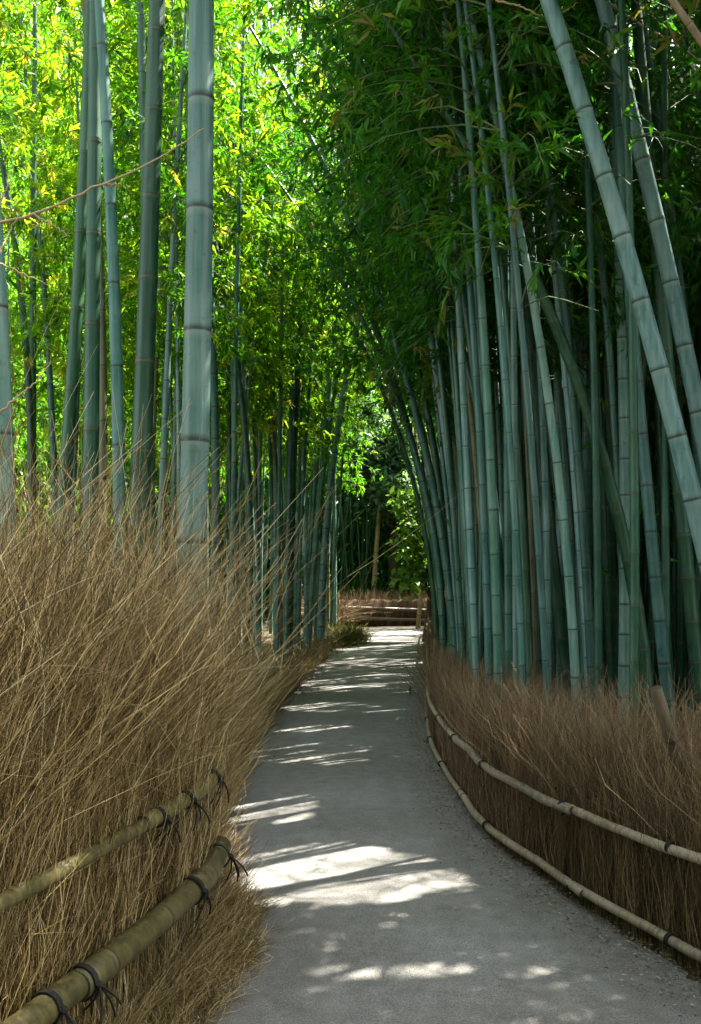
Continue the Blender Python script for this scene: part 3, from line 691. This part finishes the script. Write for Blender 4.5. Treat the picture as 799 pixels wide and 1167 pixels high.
# normal of this line points to the path: brush stands behind it
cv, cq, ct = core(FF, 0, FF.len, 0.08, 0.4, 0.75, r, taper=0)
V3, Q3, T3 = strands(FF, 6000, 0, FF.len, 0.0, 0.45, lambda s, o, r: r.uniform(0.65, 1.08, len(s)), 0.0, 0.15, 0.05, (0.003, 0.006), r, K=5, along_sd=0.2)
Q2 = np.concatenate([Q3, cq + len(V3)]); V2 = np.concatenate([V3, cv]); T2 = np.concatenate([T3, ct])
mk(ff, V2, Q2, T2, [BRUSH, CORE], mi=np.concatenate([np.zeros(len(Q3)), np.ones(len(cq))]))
for (z0, z1, rad_) in ((.60, .44, .05), (.30, .16, .05)):
    rail(ff, line_pts(FF, 0.2, FF.len, 0.07, z0, z1 - 0.3, 30) - L_, rad_, RAIL_R, r, 0.4)

# ------------------------------------------------------------------ litter
r = np.random.default_rng(8)
def litter(line, n, y0, y1, off0, off1, size, seed, label, side):
    r = np.random.default_rng(seed)
    s = r.uniform(line.s_at_y(y0), line.s_at_y(y1), n)
    off = off0 + (off1 - off0) * np.abs(r.normal(0, 0.4, n))
    p = line.at(s) + line.nor(s) * (side * off)[:, None]
    b = np.concatenate([p, r.uniform(0.012, 0.03, (n, 1))], 1)
    d = unit(np.concatenate([r.normal(0, 1, (n, 2)), r.normal(0, 0.12, (n, 1))], 1))
    ll = size * r.uniform(0.4, 1.4, n)
    V, Q = leaves(b, d, ll, ll * 0.28, r, 0.05); V[:, 2] = np.clip(V[:, 2], 0.009, None)
    return tag(mesh_obj('leaf_litter', V, Q, LITTER, fattr={'tint': r.random(n)}, smooth=False), label, 'leaf litter', kind='stuff')
litter(FR, 26000, 2.4, 24, 0.03, -0.42, 0.019, 31, 'fallen leaves and crumbs along the foot of the right fence', 1)
litter(FL, 6000, 2.2, 24, -0.05, 0.25, 0.025, 32, 'fallen leaves along the foot of the left dry grass', 1)

# ------------------------------------------------------------------ small things
# stake leaning in the right brushwood
p0, p1 = P(785, 872, 4.22), P(747, 784, 4.12)
stake = thing('wooden_stake', 'cut brown bamboo stake leaning out of the right brushwood', 'stake', (p0[0] + 0.22, 4.32, 0))
L_ = np.array(stake.location)
b0 = np.array([L_[0], 4.32, 0.0])
rl = rail(stake, np.stack([b0 + (p1 - b0) * t for t in np.linspace(0, 1, 8)]) - L_, 0.027, CULM['weathered'], r, 0.25); rl.name = 'pole'

def dead_twig(name, label, polys, rad, mat=DEAD):
    parts = []
    for pl, rr in polys:
        p = np.array([P(*q) for q in pl]); m = 26
        t = np.linspace(0, len(p) - 1, m)
        q = np.stack([np.interp(t, np.arange(len(p)), p[:, i]) for i in range(3)], 1)
        for _ in range(3): q[1:-1] = (q[:-2] + 2 * q[1:-1] + q[2:]) / 4
        q[1:-1] += r.normal(0, 0.003, (m - 2, 3))
        V, Q = tubes(q[None], (rad * rr * np.linspace(1, 0.35, m))[None], 6)
        parts.append((V, Q, np.full(len(Q), r.uniform(.3, .9))))
    V, Q, T = join(parts); loc = V[0].copy()
    return tag(mesh_obj(name, V, Q, mat, fattr={'tint': T}, loc=loc), label, 'dry twig')
dead_twig('dry_twig', 'long thin dry twig sweeping up to the thickest pale culm', [([(-40, 262, 4.3), (0, 254, 4.3), (40, 244, 4.32), (90, 220, 4.36), (135, 204, 4.45), (180, 180, 4.55), (215, 160, 4.66), (232, 146, 4.72)], 1.0),
          ([(38, 245, 4.32), (60, 256, 4.3), (80, 270, 4.28)], .6), ([(120, 210, 4.42), (140, 211, 4.4)], .6)], 0.0075)
dead_twig('dry_twig', 'short dry twigs forking at the left border above the grass', [([(-30, 345, 4.0), (0, 287, 4.05), (10, 265, 4.1), (21, 244, 4.1)], .8), ([(-30, 285, 4.0), (0, 232, 4.1), (10, 210, 4.1), (15, 191, 4.1)], .7),
          ([(-30, 290, 4.05), (0, 300, 4.1), (28, 313, 4.15), (55, 325, 4.2)], .8)], 0.0062)
dead_twig('dry_twig', 'bent pale twig poking up at the left border beside the blue-grey culm', [([(-30, 495, 3.6), (0, 470, 3.6), (25, 448, 3.62), (42, 435, 3.64), (58, 411, 3.66)], .9)], 0.006)
dead_twig('dry_twig', 'thin brown twig hanging behind the slanting culms at top right', [([(670, -15, 6.6), (700, 8, 6.5), (740, 33, 6.4), (770, 50, 6.3), (805, 72, 6.2)], .9)], 0.009)
dead_twig('dry_twig', 'thin brown twig beside the longer slanting culm at the top', [([(565, 0, 5.9), (590, 6, 5.85), (612, 16, 5.8), (628, 22, 5.75)], .9), ([(628, 22, 5.75), (645, 12, 5.8), (660, 2, 5.9)], .7)], 0.008)

# broadleaf tree at the bend, evergreen behind the far fence
def broad_tree(name, label, base, H, trunk_r, crown_c, crown_r, n, leaf, mat, seed, wid=0.55, nb=26, cat='tree'):
    r = np.random.default_rng(seed)
    root = thing(name, label, cat, (base[0], base[1], 0))
    L_ = np.array([base[0], base[1], 0])
    z = np.linspace(0, 1, 14)
    tr = np.zeros((1, 14, 3)); tr[0, :, 2] = z * H; tr[0, :, 0] = 0.12 * np.sin(z * 5); tr[0, :, 1] = 0.10 * np.sin(z * 4 + 1)
    V, Q = tubes(tr, (trunk_r * (1.15 - 0.9 * z))[None], 10)
    mesh_obj('trunk', V, Q, BARK, root)
    ends = np.array(crown_c) - L_ + r.normal(0, 0.42, (nb, 3)) * np.array(crown_r)
    zs = np.clip(ends[:, 2] * r.uniform(0.5, 0.9, nb), 0.3, H * 0.95)
    st = np.stack([np.interp(zs, tr[0, :, 2], tr[0, :, i]) for i in range(3)], 1)
    t = np.linspace(0, 1, 7)
    lp_ = st[:, None] + (ends - st)[:, None] * t[None, :, None]
    lp_[:, :, 2] += 0.25 * np.sin(t * np.pi)[None] * r.uniform(0.3, 1, (nb, 1))
    BV, BQ = tubes(lp_, (trunk_r * 0.28 * (1 - 0.8 * t))[None] * np.ones((nb, 1)), 4)
    tt = r.uniform(0.35, 1.05, n); bi = r.integers(0, nb, n)
    c = st[bi] + (ends - st)[bi] * tt[:, None]
    c[:, 2] += 0.25 * np.sin(np.clip(tt, 0, 1) * np.pi)
    c += r.normal(0, 0.17, (n, 3)) * np.array(crown_r) * 0.6
    c[:, 2] = np.abs(c[:, 2])
    d = unit(r.normal(0, 1, (n, 3)) * np.array([1, 1, .45]) + np.array([0, 0, -0.25]))
    ll = leaf * r.uniform(0.6, 1.25, n)
    LV, LQ = leaves(c, d, ll, ll * wid, r)
    tint = np.clip(0.5 + r.normal(0, 0.2, nb)[bi] + r.normal(0, 0.15, n), 0, 1)
    mesh_obj('crown', np.concatenate([BV, LV]), np.concatenate([BQ, LQ + len(BV)]), [BARK, mat], root,
             fattr={'tint': np.concatenate([np.zeros(len(BQ)), tint])}, mi=np.concatenate([np.zeros(len(BQ)), np.ones(len(LQ))]), smooth=False)
    return root
broad_tree('broadleaf_tree', 'young broadleaf tree with sunlit leaves beside the path bend', (1.72, 21.5), 4.6, 0.11, (1.30, 21.2, 2.2), (0.62, 0.8, 1.6), 850, 0.21, LEAF_B, 41, nb=14)
broad_tree('evergreen_tree', 'bluish evergreen tree rising behind the far end of the path', (1.3, 31.5), 8.0, 0.16, (1.1, 31.2, 5.6), (1.7, 1.5, 2.3), 9000, 0.24, LEAF_E, 42, nb=50)
# mossy tussock and dry shrub at the left of the far path end
def tussock(name, label, cat, c, n, h, spread, mat, rad, seed):
    r = np.random.default_rng(seed); K = 6; t = np.linspace(0, 1, K)
    az = r.uniform(0, 6.283, n); le = np.abs(r.normal(0, 0.6, n)) + 0.1; hh = h * r.uniform(0.4, 1.1, n)
    ro = r.normal(0, spread, (n, 2)) * np.array([0.8, 2.6]); hh *= 0.6 + 0.4 * np.sin(ro[:, 1] * 5 + 1) ** 2
    pts = np.zeros((n, K, 3))
    pts[:, :, 0] = ro[:, [0]] + np.cos(az)[:, None] * (le * hh)[:, None] * t ** 1.6
    pts[:, :, 1] = ro[:, [1]] + np.sin(az)[:, None] * (le * hh)[:, None] * t ** 1.6
    pts[:, :, 2] = hh[:, None] * (t - 0.35 * le[:, None] * t ** 2)
    V, Q = tubes(pts, np.full((n, K), rad) * (1 - 0.7 * t), 3)
    return tag(mesh_obj(name, V + np.array(c), Q, mat, fattr={'tint': np.repeat(r.random(n), (K - 1) * 3)}, loc=np.array(c)), label, cat)
tussock('grass_tussock', 'mossy yellow-green tussock at the left edge of the far path', 'grass', (-.16, 21.5, 0), 4500, 0.5, 0.24, MOSS, 0.007, 51)
tussock('dry_shrub', 'dry brown shrub at the left end of the far fence', 'shrub', (-.55, 25.9, 0), 1800, 1.25, 0.16, BRUSH, 0.006, 52)

# ------------------------------------------------------------------ light, sky, camera
el = math.asin(SUNV[2] / np.linalg.norm(SUNV)); azim = math.atan2(SUNV[0], SUNV[1])
w = bpy.data.worlds.new('World'); SC.world = w; w.use_nodes = True
nt = w.node_tree; bg = nt.nodes['Background']
sky = nt.nodes.new('ShaderNodeTexSky'); sky.sky_type = 'NISHITA'; sky.sun_disc = False
sky.sun_elevation = el; sky.sun_rotation = azim
hz = nt.nodes.new('ShaderNodeHueSaturation'); hz.inputs['Saturation'].default_value = 0.42   # thin bright haze
nt.links.new(sky.outputs[0], hz.inputs['Color']); nt.links.new(hz.outputs[0], bg.inputs['Color']); bg.inputs['Strength'].default_value = 0.115
sky.dust_density = 3.0; sky.ozone_density = 0.6
sd = bpy.data.lights.new('sun', 'SUN'); sd.energy = 4.8; sd.angle = math.radians(0.5); sd.color = (1.0, 0.95, 0.86)
so = bpy.data.objects.new('sun', sd); link(so)
from mathutils import Vector
so.rotation_euler = Vector(SUNV).to_track_quat('Z', 'Y').to_euler(); so.location = (10, 8, 30)

cam = bpy.data.cameras.new('camera'); co = bpy.data.objects.new('camera', cam); link(co)
co.location = (0, 0, HC); co.rotation_euler = (math.radians(90), 0, 0)
cam.sensor_fit = 'HORIZONTAL'; cam.sensor_width = 36; cam.lens = 36 * F / 799
cam.shift_y = (H0 - 583.5) / 799
cam.clip_start = 0.05; cam.clip_end = 1500
SC.camera = co

SC.view_settings.view_transform = 'Standard'; SC.view_settings.look = 'None'
SC.view_settings.exposure = 2.98; SC.view_settings.gamma = 1
cy = SC.cycles
cy.use_denoising = True
cy.max_bounces = 7; cy.diffuse_bounces = 4; cy.glossy_bounces = 2; cy.transmission_bounces = 5; cy.transparent_max_bounces = 4
cy.caustics_reflective = False; cy.caustics_refractive = False
cy.sample_clamp_indirect = 6
